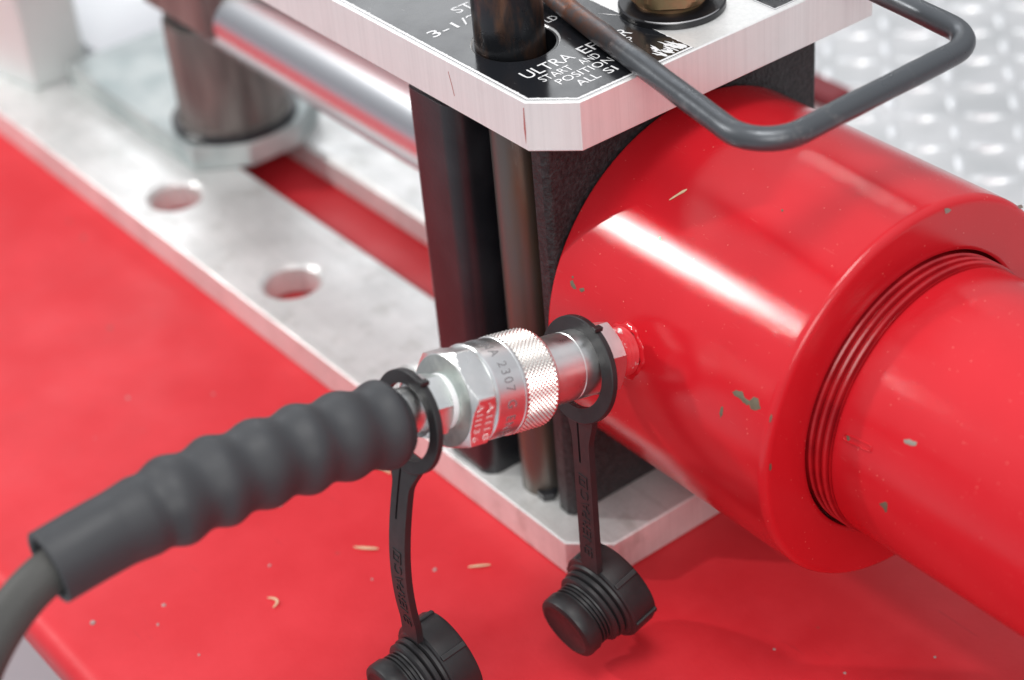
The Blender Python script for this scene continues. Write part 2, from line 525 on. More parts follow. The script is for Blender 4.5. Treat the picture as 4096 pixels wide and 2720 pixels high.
# ================================================================== bender frame
ZT = 207.5
fr = thing('pipe_bender', 'aluminium two-plate pipe bender frame standing on the red bench', 'bender', (0, 0, 0))
lower_out = [(-13.5, 0), (-760, 0), (-760, 164), (-13.5, 164), (0, 150.5), (0, 13.5)]
slot = [(-100, 64.5), (-100, 101), (-470, 101), (-470, 64.5)]
v, f = plate(lower_out, [slot, circle(-354, 24.4, 13.2), circle(-245, 24.1, 13.5), circle(-147.5, 22.6, 3.0, 20)], 0.1, 16.5, 0.6, 1.9)
obj('lower_plate', v, f, 'alu', fr)
ux, uy = -2.4, -0.5
upper_out = [(ux - 13, uy), (-470, uy), (-470, 163.5), (ux - 13, 163.5), (ux, 150.5), (ux, uy + 13)]
HOLE = (-52.2, 24.6)
v, f = plate(upper_out, [circle(*HOLE, 15.2), circle(-52.2, 128, 15.2)], 188.6, ZT, 0.5)
obj('upper_plate', v, f, 'alu_upper', fr)
# cast end block with the channel for the tie rod behind it
v, f = plate([(-22.5, 142.3), (-64, 144), (-64, 33), (-34, 31), (-33, 14), (-30.5, 11.6), (-25, 11.2), (-22.5, 13.0)], [], 16.6, 188.0)
obj('end_block', v, f, 'cast', fr, bevel=1.2)
pts = [(-64.2, 140), (-92, 142), (-92, 8)]
for k in range(7):                                       # rounded nose of the rear guide
    a = PI + (PI / 2) * k / 6
    pts.append((-88.5 + 3.5 * math.cos(a), 6 + 3.5 * math.sin(a)))
for k in range(9):
    a = -PI / 2 + (PI / 2) * k / 8
    pts.append((-71.2 + 7 * math.cos(a), 9.5 + 7 * math.sin(a)))
v, f = plate(pts, [], 16.6, 184.5)
obj('guide_post', v, f, 'black', fr, bevel=2.0, segs=3)
obj('bushing', *lathe([(-0.4, 15.12), (-0.4, 14.4), (-18, 14.4), (-18, 15.12)], (*HOLE, ZT), (0, 0, 1), 64), 'puck', fr)
v, f = lathe([(0, 9.1), (172, 9.1)], (-47.6, 17.8, 16.6), (0, 0, 1), 48)
obj('tie_rod', v, f, 'rod', fr)
v, f = lathe([(0, 0), (0, 4.2), (3, 4.2), (3, 0)], (-40, 13, 16.6), (0, 0, 1), 6)
obj('rod_clip', v, f, 'black', fr, bevel=0.4)

# red scrape marks on the edge of the upper plate
for (pts_) in (((-58.6, 203.2), (-58.2, 203.3), (-56.8, 198.6), (-55.9, 194.6), (-56.3, 194.6), (-57.4, 199)), ((-16.4, 205), (-15.9, 205.2), (-15.8, 196), (-16.4, 191), (-16.9, 197))):
    obj('scrape', [(x_, uy - 0.04, z_) for x_, z_ in pts_], [tuple(range(len(pts_)))], 'scrape', fr)
# printed label on the upper plate


def ragged(poly, amp, step):
    out = []; n = len(poly)
    for i in range(n):
        a = Vector(poly[i]); b = Vector(poly[(i + 1) % n]); L = (b - a).length; m = max(1, int(L / step))
        nn = Vector((-(b - a).y, (b - a).x)).normalized()
        for k in range(m):
            p = a.lerp(b, k / m)
            if 0 < k: p += nn * (max(0.0, random.gauss(0, amp)))
            out.append(tuple(p))
    return out


LAB = [(-170, 64.0), (-170, uy), (ux - 13, uy), (ux, uy + 13), (ux, 64.0)]     # counter-clockwise


def sheet_poly(d):
    q = inset(LAB, d)
    # the cut ends (y = 64 side and far end) keep their own line
    q[0] = (-169.5, 64.0 - (0.35 if d > 1.5 else 0.0)); q[1] = (-169.5, q[1][1]); q[4] = (q[4][0], 64.0 - (0.35 if d > 1.5 else 0.0))
    return q


lab = obj('label', *plate(sheet_poly(0.75), [circle(*HOLE, 15.75)], None, ZT + 0.12), 'white', fr)
lab['label'] = 'black printed label with white lettering'
# thin printed outline
o_, i_ = sheet_poly(1.05), sheet_poly(1.35)
vs = [(x, y, ZT + 0.17) for x, y in o_[1:]] + [(x, y, ZT + 0.17) for x, y in i_[1:]]
obj('outline', vs, [(k, k + 1, k + 5, k + 4) for k in range(3)], 'line', lab)
blackp = ragged(sheet_poly(2.4), 0.16, 0.8)
obj('black_field', *plate(blackp, [circle(*HOLE, 15.8)], None, ZT + 0.22), 'label', lab)


def label_text(s, x, y0, width, parent, size=None, mat='white'):
    tv, tf = text_mesh(s, 1.0)
    xs = [p[0] for p in tv]; L = max(xs) - min(xs); x0 = min(xs)
    k = width / L; ky = (size / 0.69) if size else k
    obj('lettering', [(x - p[1] * ky, y0 + (p[0] - x0) * k, ZT + 0.30) for p in tv], tf, mat, parent)


label_text('ULTRA', -26.8, 10.2, 21.0, lab, 5.6)
label_text('EF', -26.8, 35.2, 7.2, lab, 5.6)
label_text('R', -26.9, 53.2, 3.6, lab, 5.6)
label_text('START', -21.2, 12.5, 13.4, lab, 3.9)
label_text('AND', -21.3, 29.7, 8.3, lab, 3.9)
label_text('P', -22.0, 51.9, 2.3, lab, 3.9)
label_text('POSITION', -15.7, 15.4, 23.6, lab, 3.9)
label_text('ALL', -10.1, 19.4, 9.2, lab, 3.9)
label_text('SI', -9.9, 31.4, 4.6, lab, 3.9)
label_text('3-1/2', -75.4, 6.4, 22.0, lab, 5.2)
label_text('ST', -84.6, 23.8, 8.2, lab, 5.2)
label_text('LD', -54.8, 41.6, 4.9, lab, 3.6)
# scuffs where the print is worn off
for k in range(26):
    big = k < 15
    cx = random.gauss(-9.5, 1.6); cy = 52.5 + k * 0.72 if big else random.gauss(57.5, 3.2)
    L = random.uniform(3.5, 8.5) if big else random.uniform(0.5, 1.6); W = random.uniform(0.5, 1.5) if big else random.uniform(0.15, 0.5)
    a = math.radians(random.gauss(8, 6)); ca, sa = math.cos(a), math.sin(a)
    n = 14; vs = []
    for i in range(n):
        th = 2 * PI * i / n; u = L / 2 * math.cos(th); ww = W / 2 * math.sin(th) * random.uniform(0.3, 1.5) * (1.0 + 0.5 * math.cos(th))
        vs.append((max(-30, min(-5.2, cx + u * ca - ww * sa)), min(63.2, cy + u * sa + ww * ca), ZT + 0.26 + 0.0006 * k))
    obj('scuff', vs, [tuple(range(n))], 'white', lab)
for (x0, y0, x1, y1) in ((-48, 58, -40, 63.2), (-55, 55, -49, 56), (-39.5, 62.5, -36, 63.4)):
    a = Vector((x0, y0, ZT + 0.3)); b = Vector((x1, y1, ZT + 0.3)); nn = Vector((-(b - a).y, (b - a).x, 0)).normalized() * 0.22
    obj('scuff', [a, (a + b) / 2 + nn, b, (a + b) / 2 - nn], [(0, 1, 2, 3)], 'white', lab)
L2 = [(-170, 162), (-170, 102.4), (ux - 1.2, 102.4), (ux - 1.2, 149.5), (ux - 13.5, 162)]
lab2 = obj('label', *plate(inset(L2, 0.0), [circle(-52.2, 128, 16)], None, ZT + 0.12), 'white', fr)
obj('black_field', *plate(ragged(inset(L2, 1.2), 0.1, 1.0), [circle(-52.2, 128, 16.2)], None, ZT + 0.22), 'label', lab2)
vs = []
for p in inset(L2, 0.45)[1:4] + inset(L2, 0.7)[1:4]: vs.append((*p, ZT + 0.17))
obj('outline', vs, [(0, 1, 4, 3), (1, 2, 5, 4)], 'line', lab2)

# black pad and bronze nut in the middle of the upper plate
pd = thing('pivot_nut', 'brown hex nut on a round black washer between the two labels', 'nut', (-33, 80.5, ZT))
wsh = obj('washer', *lathe([(0.35, 0), (0.35, 19.2), (2.2, 19.2), (2.7, 18.6), (2.7, 12), (2.2, 0)], (-33, 80.5, ZT), (0, 0, 1), 72), 'puck', pd)
vs = []; fs = []
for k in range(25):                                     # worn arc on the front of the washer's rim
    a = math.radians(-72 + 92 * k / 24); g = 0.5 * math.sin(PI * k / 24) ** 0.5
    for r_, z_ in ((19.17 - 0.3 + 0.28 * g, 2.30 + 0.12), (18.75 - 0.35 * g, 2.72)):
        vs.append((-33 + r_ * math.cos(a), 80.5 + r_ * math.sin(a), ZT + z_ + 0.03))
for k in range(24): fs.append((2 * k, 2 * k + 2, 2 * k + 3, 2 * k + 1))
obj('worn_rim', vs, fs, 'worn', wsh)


def hexrad(af, phase):
    def g(s, r, ph):
        q = ((ph - phase + PI / 6) % (PI / 3)) - PI / 6
        return min(r, af / math.cos(q))
    return g


obj('hex_nut', *lathe([(2.5, 0), (2.5, 12.5), (4.6, 12.5), (4.6, 14.0), (5.6, 15.6), (8, 17.0), (19, 17.0), (21, 15), (21, 0)], (-34, 80.5, ZT), (0, 0, 1), 120, up=(1, 0, 0),
                      rad=hexrad(14.9, math.radians(200))), 'bronze', pd, sharp=25)

# ================================================================== locking pin with bent wire handle
lp = thing('locking_pin', 'dark steel locking pin with a bent black wire pull handle', 'locking pin', (-53, 22.9, 150))
obj('shaft', *lathe([(-15, 0), (-15, 11.5), (-13, 12.5), (118, 12.5), (120, 11.5), (120, 0)], (-53.0, 22.9, ZT), (0, 0, 1), 64), 'pin', lp)
vs, fs = lathe([(0, 0.0), (0.0, 2.0), (0.2, 2.2), (0.25, 2.6)], (-53 + 12.45 * 0.62, 22.9 - 12.45 * 0.78, ZT + 27), (0.62, -0.78, 0), 20)
obj('cross_hole', vs, fs, 'puck', lp)
ZH = 212.0
path = [Vector(p) for p in ((-96, 57, ZH + 7), (-70, 51.8, ZH + 1.2), (-46, 47.1, ZH), (-18.6, 41.7, ZH), (29.4, 32.4, ZH))]


def fillet(a, c, b, r, n=10):
    a, c, b = Vector(a), Vector(c), Vector(b); u = (a - c).normalized(); v = (b - c).normalized()
    th = u.angle(v); t = r / math.tan(th / 2); p = c + u * t; q = c + v * t
    bis = (u + v).normalized(); o = c + bis * (r / math.sin(th / 2)); out = []
    for k in range(n + 1):
        s = k / n; ang = (PI - th) * s
        w0 = (p - o); w1 = (q - o); tot = w0.angle(w1)
        out.append(o + (w0 * math.sin((1 - s) * tot) + w1 * math.sin(s * tot)) / math.sin(tot))
    return out


c1 = (69.6, 24.6, ZH); c2 = (67.9, 126.3, ZH)
hp = path + fillet(path[-1], c1, c2, 15) + [Vector((68.8, 60, ZH)), Vector((68.4, 95, ZH))] + fillet(c1, c2, (32.5, 129.6, ZH), 15) + \
    [Vector((32.5, 129.6, ZH)), Vector((-18, 134.2, ZH)), Vector((-60, 138, ZH + 2))]
hp2 = []
for a, b in zip(hp[:-1], hp[1:]):
    m = max(1, int((b - a).length / 4))
    for k in range(m): hp2.append(a.lerp(b, k / m))
hp2.append(hp[-1])
obj('handle', *sweep(hp2, [4.05 + 0.06 * math.sin(k * 0.9) for k in range(len(hp2))], 28, up=(0, 0, 1)), 'handle', lp)

# ================================================================== red hydraulic cylinder
YC, ZC = 78.0, 104.0
AX = (-22.4, YC, ZC)
cy = thing('hydraulic_cylinder', 'large glossy red hydraulic cylinder bolted to the black block', 'cylinder', (30, YC, 0))
L0 = 112.4                                                 # front face at x = 90
prof = [(0.2, 0), (0.2, 71.2), (1.0, 72), (1.6, 72), (L0 - 3.4, 72), (L0 - 2.8, 72)]
for k in range(1, 9):
    a = PI / 2 * k / 8
    prof.append((L0 - 2.8 + 2.8 * math.sin(a), 69.2 + 2.8 * math.cos(a)))
prof += [(L0, 68.6), (L0, 54.4), (L0 - 0.1, 53.2), (L0 - 0.5, 52.7), (L0 - 14, 52.7), (L0 - 14, 0)]
obj('cylinder_body', *lathe(prof, AX, (1, 0, 0), 160), 'red', cy, sharp=50)
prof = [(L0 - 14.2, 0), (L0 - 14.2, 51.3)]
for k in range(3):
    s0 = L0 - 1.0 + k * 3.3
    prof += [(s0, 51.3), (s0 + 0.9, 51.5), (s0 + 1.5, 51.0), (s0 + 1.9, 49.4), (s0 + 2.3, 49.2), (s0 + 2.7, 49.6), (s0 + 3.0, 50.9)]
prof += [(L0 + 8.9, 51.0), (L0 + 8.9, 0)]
obj('thread_ring', *lathe(prof, AX, (1, 0, 0), 144), 'red_grease_shade', cy, sharp=35)
prof = [(L0 + 8.7, 0), (L0 + 8.7, 49.8), (L0 + 9.3, 50.4), (L0 + 10.0, 50.5), (L0 + 11.0, 50.5), (L0 + 190, 50.5), (L0 + 190, 0)]
obj('collar_tube', *lathe(prof, AX, (1, 0, 0), 144), 'red', cy, sharp=50)
# worn paint: thin patches of bare metal that follow the surface


def hit_cyl(px, py, r):
    d = RX * (px - 2048) + RY * (py - 1360) + RZ * 7958.3
    o = CAM / MM
    A = d.y ** 2 + d.z ** 2; oy, oz = o.y - YC, o.z - ZC; B = oy * d.y + oz * d.z; c = oy * oy + oz * oz - r * r
    t = (-B - math.sqrt(B * B - A * c)) / A
    return o + d * t


def chip_on_cyl(poly, r, mat, parent, grow=0.16):
    cx = sum(p[0] for p in poly) / len(poly); cyy = sum(p[1] for p in poly) / len(poly)
    vs = [hit_cyl(cx, cyy, r + grow)]; m = []
    n = len(poly)
    for i in range(n):
        a, b = poly[i], poly[(i + 1) % n]
        for t in (0.0, 0.5):
            m.append((a[0] * (1 - t) + b[0] * t + random.uniform(-2.5, 2.5) * (t > 0), a[1] * (1 - t) + b[1] * t + random.uniform(-2.5, 2.5) * (t > 0)))
    mid = [((p[0] + cx) / 2, (p[1] + cyy) / 2) for p in m]
    vs += [hit_cyl(p[0], p[1], r + grow * 0.9) for p in mid] + [hit_cyl(p[0], p[1], r + 0.03) for p in m]
    k = len(m); fs = []
    for i in range(k):
        j = (i + 1) % k
        fs.append((0, 1 + i, 1 + j)); fs.append((1 + i, 1 + k + i, 1 + k + j, 1 + j))
    obj('paint_chip', vs, fs, mat, parent)


chip_on_cyl([(2928, 1568), (2945, 1560), (2970, 1565), (2978, 1590), (2990, 1603), (2972, 1612), (2955, 1592), (2936, 1582)], 72, 'chip', cy)
chip_on_cyl([(2975, 1594), (2995, 1600), (3002, 1612), (2990, 1622), (2974, 1610)], 72, 'chip', cy)
chip_on_cyl([(2998, 1602), (3016, 1586), (3032, 1592), (3038, 1620), (3042, 1636), (3020, 1642), (3002, 1636), (2994, 1616)], 72, 'chip', cy)
chip_on_cyl([(2884, 1628), (2892, 1626), (2892, 1642), (2890, 1660), (2880, 1674), (2877, 1654)], 72, 'chip', cy)
chip_on_cyl([(2280, 1126), (2292, 1120), (2300, 1140), (2306, 1156), (2294, 1156), (2284, 1144)], 72, 'chip', cy)
chip_on_cyl([(2318, 1154), (2336, 1152), (2340, 1164), (2328, 1170), (2320, 1164)], 72, 'chip', cy)
chip_on_cyl([(2286, 1106), (2294, 1104), (2294, 1112), (2288, 1114)], 72, 'chip', cy)
chip_on_cyl([(2634, 948), (2644, 946), (2646, 960), (2638, 964)], 72, 'chip_grey', cy)
chip_on_cyl([(3124, 838), (3132, 836), (3132, 846), (3126, 848)], 72, 'chip', cy)
chip_on_cyl([(3614, 1758), (3636, 1756), (3668, 1768), (3664, 1782), (3640, 1782), (3620, 1774)], 50.5, 'chip_grey', cy)
chip_on_cyl([(3384, 1744), (3396, 1742), (3400, 1758), (3392, 1768), (3386, 1758)], 50.5, 'chip', cy)
chip_on_cyl([(3516, 2014), (3540, 2006), (3550, 2016), (3548, 2046), (3540, 2050), (3530, 2030)], 50.5, 'chip', cy)
chip_on_cyl([(3078, 1660), (3086, 1654), (3089, 1668), (3080, 1692), (3077, 1680)], 71.6, 'chip', cy)


def chip_on_face(poly, x, mat, parent):
    vs = []
    for (px, py) in poly:
        d = RX * (px - 2048) + RY * (py - 1360) + RZ * 7958.3; o = CAM / MM; t = (x - o.x) / d.x
        vs.append(o + d * t)
    obj('paint_chip', vs, [tuple(range(len(vs)))], mat, parent)


chip_on_face([(3079, 1856), (3085, 1854), (3087, 1872), (3082, 1884), (3077, 1878)], 90.15, 'chip', cy)
chip_on_face([(3778, 834), (3792, 832), (3806, 840), (3796, 850), (3782, 856)], 90.15, 'chip_grey', cy)
chip_on_face([(4070, 822), (4086, 818), (4094, 830), (4078, 836)], 90.15, 'chip_grey', cy)

# raised capsule-shaped mark on the tube


def tube_pt(sx, w_, r=50.62):
    a0 = hit_cyl(3384, 1748, 50.5); b0 = hit_cyl(3478, 1792, 50.5)
    p = a0.lerp(b0, sx); ang = math.atan2(p.z - ZC, p.y - YC) + w_ / 50.5
    return Vector((p.x, YC + r * math.cos(ang), ZC + r * math.sin(ang)))


cap_path = [tube_pt(k / 8, 1.1) for k in range(9)] + [tube_pt(1.0 + 0.09 * math.sin(PI * k / 6), 1.1 * math.cos(PI * k / 6)) for k in range(1, 6)] + \
    [tube_pt(1 - k / 8, -1.1) for k in range(9)] + [tube_pt(-0.09 * math.sin(PI * k / 6), -1.1 * math.cos(PI * k / 6)) for k in range(1, 7)]
obj('cast_mark', *sweep(cap_path, [0.28] * len(cap_path), 8), 'red', cy, sharp=80)

# straw bit lying on the cylinder
a = hit_cyl(2677, 800, 72.4); b = hit_cyl(2712, 778, 72.4); c = hit_cyl(2748, 757, 72.6)
v, f = sweep([a, a.lerp(b, 0.5), b, b.lerp(c, 0.6), c], [0.18, 0.34, 0.36, 0.5, 0.2], 8)
tag(obj('straw_bit', v, f, 'straw'), 'pale straw bit lying on the red cylinder near its highlight', 'straw')

# ================================================================== quick coupler
AL = math.radians(13.3)
D = Vector((0, -math.cos(AL), math.sin(AL))); O = Vector((19.5, YC, ZC)); E1 = Vector((0, math.sin(AL), math.cos(AL))); E2 = Vector((1, 0, 0))


def on_ring(s, r, ph): return O + D * s + (E1 * math.cos(ph) + E2 * math.sin(ph)) * r


cp = thing('hydraulic_coupler', 'silver hydraulic quick coupler with knurled collar screwed into the red cylinder', 'coupler', tuple(O + D * 72))
# threaded nipple, smeared with red paint
prof = [(69, 0), (69, 8.6)]
for k in range(6):
    prof += [(71.2 + k * 1.8, 8.7), (72.1 + k * 1.8, 7.7)]
prof += [(83, 7.8), (83, 0)]
t = NT('painted_thread')
paint = t.ramp(t.noise(240, 4, 0.6), [(0.60, 0), (0.70, 1)])
MAT['painted_thread'] = t.set(color=t.mix(paint, (0.62, 0.03, 0.04), (0.75, 0.72, 0.70)), rough=0.3, metal=t.ramp(t.noise(240, 4, 0.6), [(0.60, 0), (0.70, 1)]))
obj('thread', *lathe(prof, O, D, 64), 'painted_thread', cp, sharp=25)
obj('port_weld', *lathe([(70.2, 9.4), (71.4, 10.2), (72.3, 9.6), (72.6, 8.3)], O, D, 48, rad=lambda s, r, ph: r + 0.45 * math.sin(ph * 5 + s) + 0.3 * math.sin(ph * 11)), 'red', cp, sharp=60)


def hexprof(s0, s1, rc, af, ch=1.3):
    n = 7; pr = [(s0, 0)]
    for k in range(n): pr.append((s0 + (ch * k / (n - 1)), af * 0.985 + (rc - af * 0.985) * k / (n - 1)))
    for k in range(n): pr.append((s1 - ch + ch * k / (n - 1), rc - (rc - af * 0.985) * k / (n - 1)))
    pr.append((s1, 0)); return pr


obj('rear_hex', *lathe(hexprof(81.5, 90, 13.7, 11.8), O, D, 144, up=(0, 0, 1), rad=hexrad(11.8, math.radians(27))), 'zinc', cp, sharp=22)
obj('barrel', *lathe([(88, 0), (88, 11.4), (88.6, 11.9), (99.1, 11.9), (99.3, 11.6), (99.7, 11.6), (99.9, 11.9), (116, 11.9), (116, 0)], O, D, 96), 'zinc', cp, sharp=30)
# knurled collar: real diamond pyramids
s0, s1, rk = 114.2, 128.4, 16.6
NU, NV = 124, 16
vs = []; fs = []
for j in range(NV + 1):
    for i in range(NU):
        s = s0 + 0.9 + (s1 - s0 - 1.3) * j / NV; ph = 2 * PI * i / NU
        r = rk + (0.36 if (i + j) % 2 == 0 else -0.16)
        if j in (0, NV): r = rk - 0.1
        vs.append(on_ring(s, r, ph))
idx = lambda i, j: j * NU + i % NU
for j in range(NV):
    for i in range(NU):
        A, B, C_, D_ = idx(i, j), idx(i + 1, j), idx(i + 1, j + 1), idx(i, j + 1)
        if (i + j) % 2 == 0: fs += [(A, B, D_), (B, C_, D_)]
        else: fs += [(A, B, C_), (A, C_, D_)]
col = obj('knurled_collar', vs, fs, 'knurl', cp, sharp=1)
obj('collar_end', *lathe([(s0 + 0.9, rk - 0.12), (s0 + 0.35, rk - 0.35), (s0, rk - 1.1), (s0, 11.0)], O, D, 124), 'zinc', col, sharp=40)
# engraved plain ring
ring = obj('engraved_ring', *lathe([(128.0, 12), (128.0, 16.4), (128.3, 16.75), (128.9, 16.75), (129.1, 16.45), (139.2, 16.45), (139.5, 16.7), (140.2, 16.6), (140.6, 16.0), (140.6, 12)],
                                    O, D, 120), 'zinc_turned', cp, sharp=30)


def ring_text(s, size, s_base, r, ph0, dph_per_mm, mat, parent, spacing=1.12, h=0.10, length=60):
    tv, tf = text_mesh(s, size, spacing)
    k_ = length / max(p[0] for p in tv); tv = [(p[0] * k_, p[1], 0) for p in tv]
    v, f = thicken(tv, tf, lambda x, y, hh: on_ring(s_base - y, r + hh, ph0 + x * dph_per_mm), h)
    obj('stamped_mark', v, f, mat, parent)


ring_text('CHINA 2307 G ENERPAC', 5.2, 136.4, 16.45, math.radians(-36), 1 / 16.45, 'stamp', ring, 1.3, length=59.5)
fh = obj('front_hex', *lathe(hexprof(140.4, 150.4, 17.8, 15.6, 1.7), O, D, 168, up=(0, 0, 1), rad=hexrad(15.6, math.radians(25))), 'zinc', cp, sharp=22)
obj('end_face', *lathe([(150.45, 8), (150.5, 15.2)], O, D, 96), 'zinc_dull', fh)
# dotted stamp on one flat of the hex: phi = phase + 60 degrees


def flat_text(s, size, s_base, phi_c, along0, h=0.14):
    tv, tf = text_mesh(s, size, 1.25)
    k_ = 15.0 / max(p[0] for p in tv); tv = [(p[0] * k_, p[1], 0) for p in tv]
    # D x E1 gives the direction of growing phi; the flat's normal is at phi_c
    nrm = (E1 * math.cos(phi_c) + E2 * math.sin(phi_c)); tan = (-E1 * math.sin(phi_c) + E2 * math.cos(phi_c))
    v, f = thicken(tv, tf, lambda x, y, hh: O + D * (s_base - y) + nrm * (15.6 + hh) + tan * (x + along0), h)
    obj('stamped_mark', v, f, 'stamp_bright', fh)


flat_text('AIII36', 3.4, 148.6, math.radians(95), -7.6)
flat_text('AIII8', 3.4, 144.4, math.radians(95), -7.2)
# threaded neck, sealing tape, small swivel nut
ad = obj('adapter', *lathe([(150.0, 0), (150.0, 8.6), (150.6, 9.3), (151.5, 9.3), (152.0, 8.5), (152.5, 8.9), (152.9, 8.3), (153.4, 8.3), (153.4, 0)], O, D, 72), 'tape', cp, sharp=30)
obj('swivel_nut', *lathe(hexprof(153.0, 161.5, 11.0, 9.5, 0.9), O, D, 144, up=(0, 0, 1), rad=hexrad(9.5, math.radians(22))), 'zinc', cp, sharp=22)

# ================================================================== hose with ribbed grip
hs = thing('hydraulic_hose', 'black rubber hose with a ribbed hand grip joining the silver coupler', 'hose', (19.5, -86, 0))
gpts = [O + D * 167.5 + Vector((0, 0, -2.2)), O + D * 174 + Vector((0, 0, -2.8)), Vector((19.5, -110, 145.4)), Vector((19.5, -135, 149.9)), Vector((19.5, -159.2, 152.3)), Vector((19.5, -185, 152.9)), Vector((19.5, -207, 151.6))]
gp = catmull(gpts, 26)
Ls = [0.0]
for a, b in zip(gp[:-1], gp[1:]): Ls.append(Ls[-1] + (b - a).length)
TL = Ls[-1]
ra = []
for l in Ls:
    base = 13.8 if l < 84 else 13.8 - 1.7 * min(1, max(0, (l - 84) / 16)) ** 1.0
    base -= 0.6 * l / TL
    wv = 0.0
    if l < 93: wv = (0.84 + 0.10 * math.sin(l * 0.21)) * math.cos(2 * PI * (l - 7) / 14.9) * (1 if l > 7 else 1)
    if l > 88: wv *= max(0, 1 - (l - 88) / 6)
    r = base + wv
    if l < 6.5: r = 8.8 + (r - 8.8) * math.sqrt(max(0.0, 1 - ((6.5 - l) / 6.5) ** 2))
    ra.append(r)
vs, fs = sweep(gp, ra, 56, caps=False)
n = 56; last = len(gp) - 1
tdir = (gp[-1] - gp[-2]).normalized()
# turn the sleeve inwards at its mouth
ctr = gp[-1]; off = len(vs)
rowl = [vs[last * n + i] for i in range(n)]
for (dr, dl) in ((-0.7, 0.5), (-1.7, 0.4), (-2.6, -0.4), (-2.9, -14)):
    for p in rowl:
        vs.append(p + (ctr - p).normalized() * (-dr) + tdir * dl)
prev = last * n
for k in range(4):
    cur = off + k * n
    for i in range(n):
        j = (i + 1) % n; fs.append((prev + i, prev + j, cur + j, cur + i))
    prev = cur
obj('grip', vs, fs, 'rubber', hs, sharp=75)
hpts = [Vector((19.5, -186, 152.4)), Vector((19.5, -200, 151.6)), Vector((19.5, -212, 148.5)), Vector((19.5, -223, 141.5)), Vector((19.5, -233, 131)), Vector((19.5, -242, 117)), Vector((20, -250, 100)), Vector((22, -259, 76)),
        Vector((26, -266, 40)), Vector((30, -270, -20)), Vector((36, -276, -160)), Vector((44, -290, -400)), Vector((70, -330, -640)), Vector((160, -380, -738)), Vector((420, -420, -742))]
hp_ = catmull(hpts, 8)
obj('hose_tube', *sweep(hp_, [6.7] * len(hp_), 36), 'hose', hs, sharp=75)
obj('ferrule', *sweep([O + D * 160, O + D * 165, O + D * 173], [7.6, 7.9, 7.9], 48), 'zinc', hs)

# ================================================================== dust caps on straps


def slab(rows, mask, thick, mapper):
    """rows: list of (v, [u...]); quads masked by mask(row, col); mapper(u, v, t) -> point, t in {0, thick}"""
    m = len(rows[0][1]); vs = []; fs = []; cnt = {}
    for v, us in rows:
        for u in us: vs.append(mapper(u, v, 0.0))
    nb = len(vs)
    for v, us in rows:
        for u in us: vs.append(mapper(u, v, thick))
    for r in range(len(rows) - 1):
        for c in range(m - 1):
            if not mask(r, c): continue
            q = (r * m + c, r * m + c + 1, (r + 1) * m + c + 1, (r + 1) * m + c)
            fs.append(q); fs.append(tuple(nb + k for k in reversed(q)))
            for k in range(4):
                e = (q[k], q[(k + 1) % 4]); cnt[e] = 1
    for (a, b) in list(cnt):
        if (b, a) not in cnt: fs.append((a, nb + a, nb + b, b))
    return vs, fs


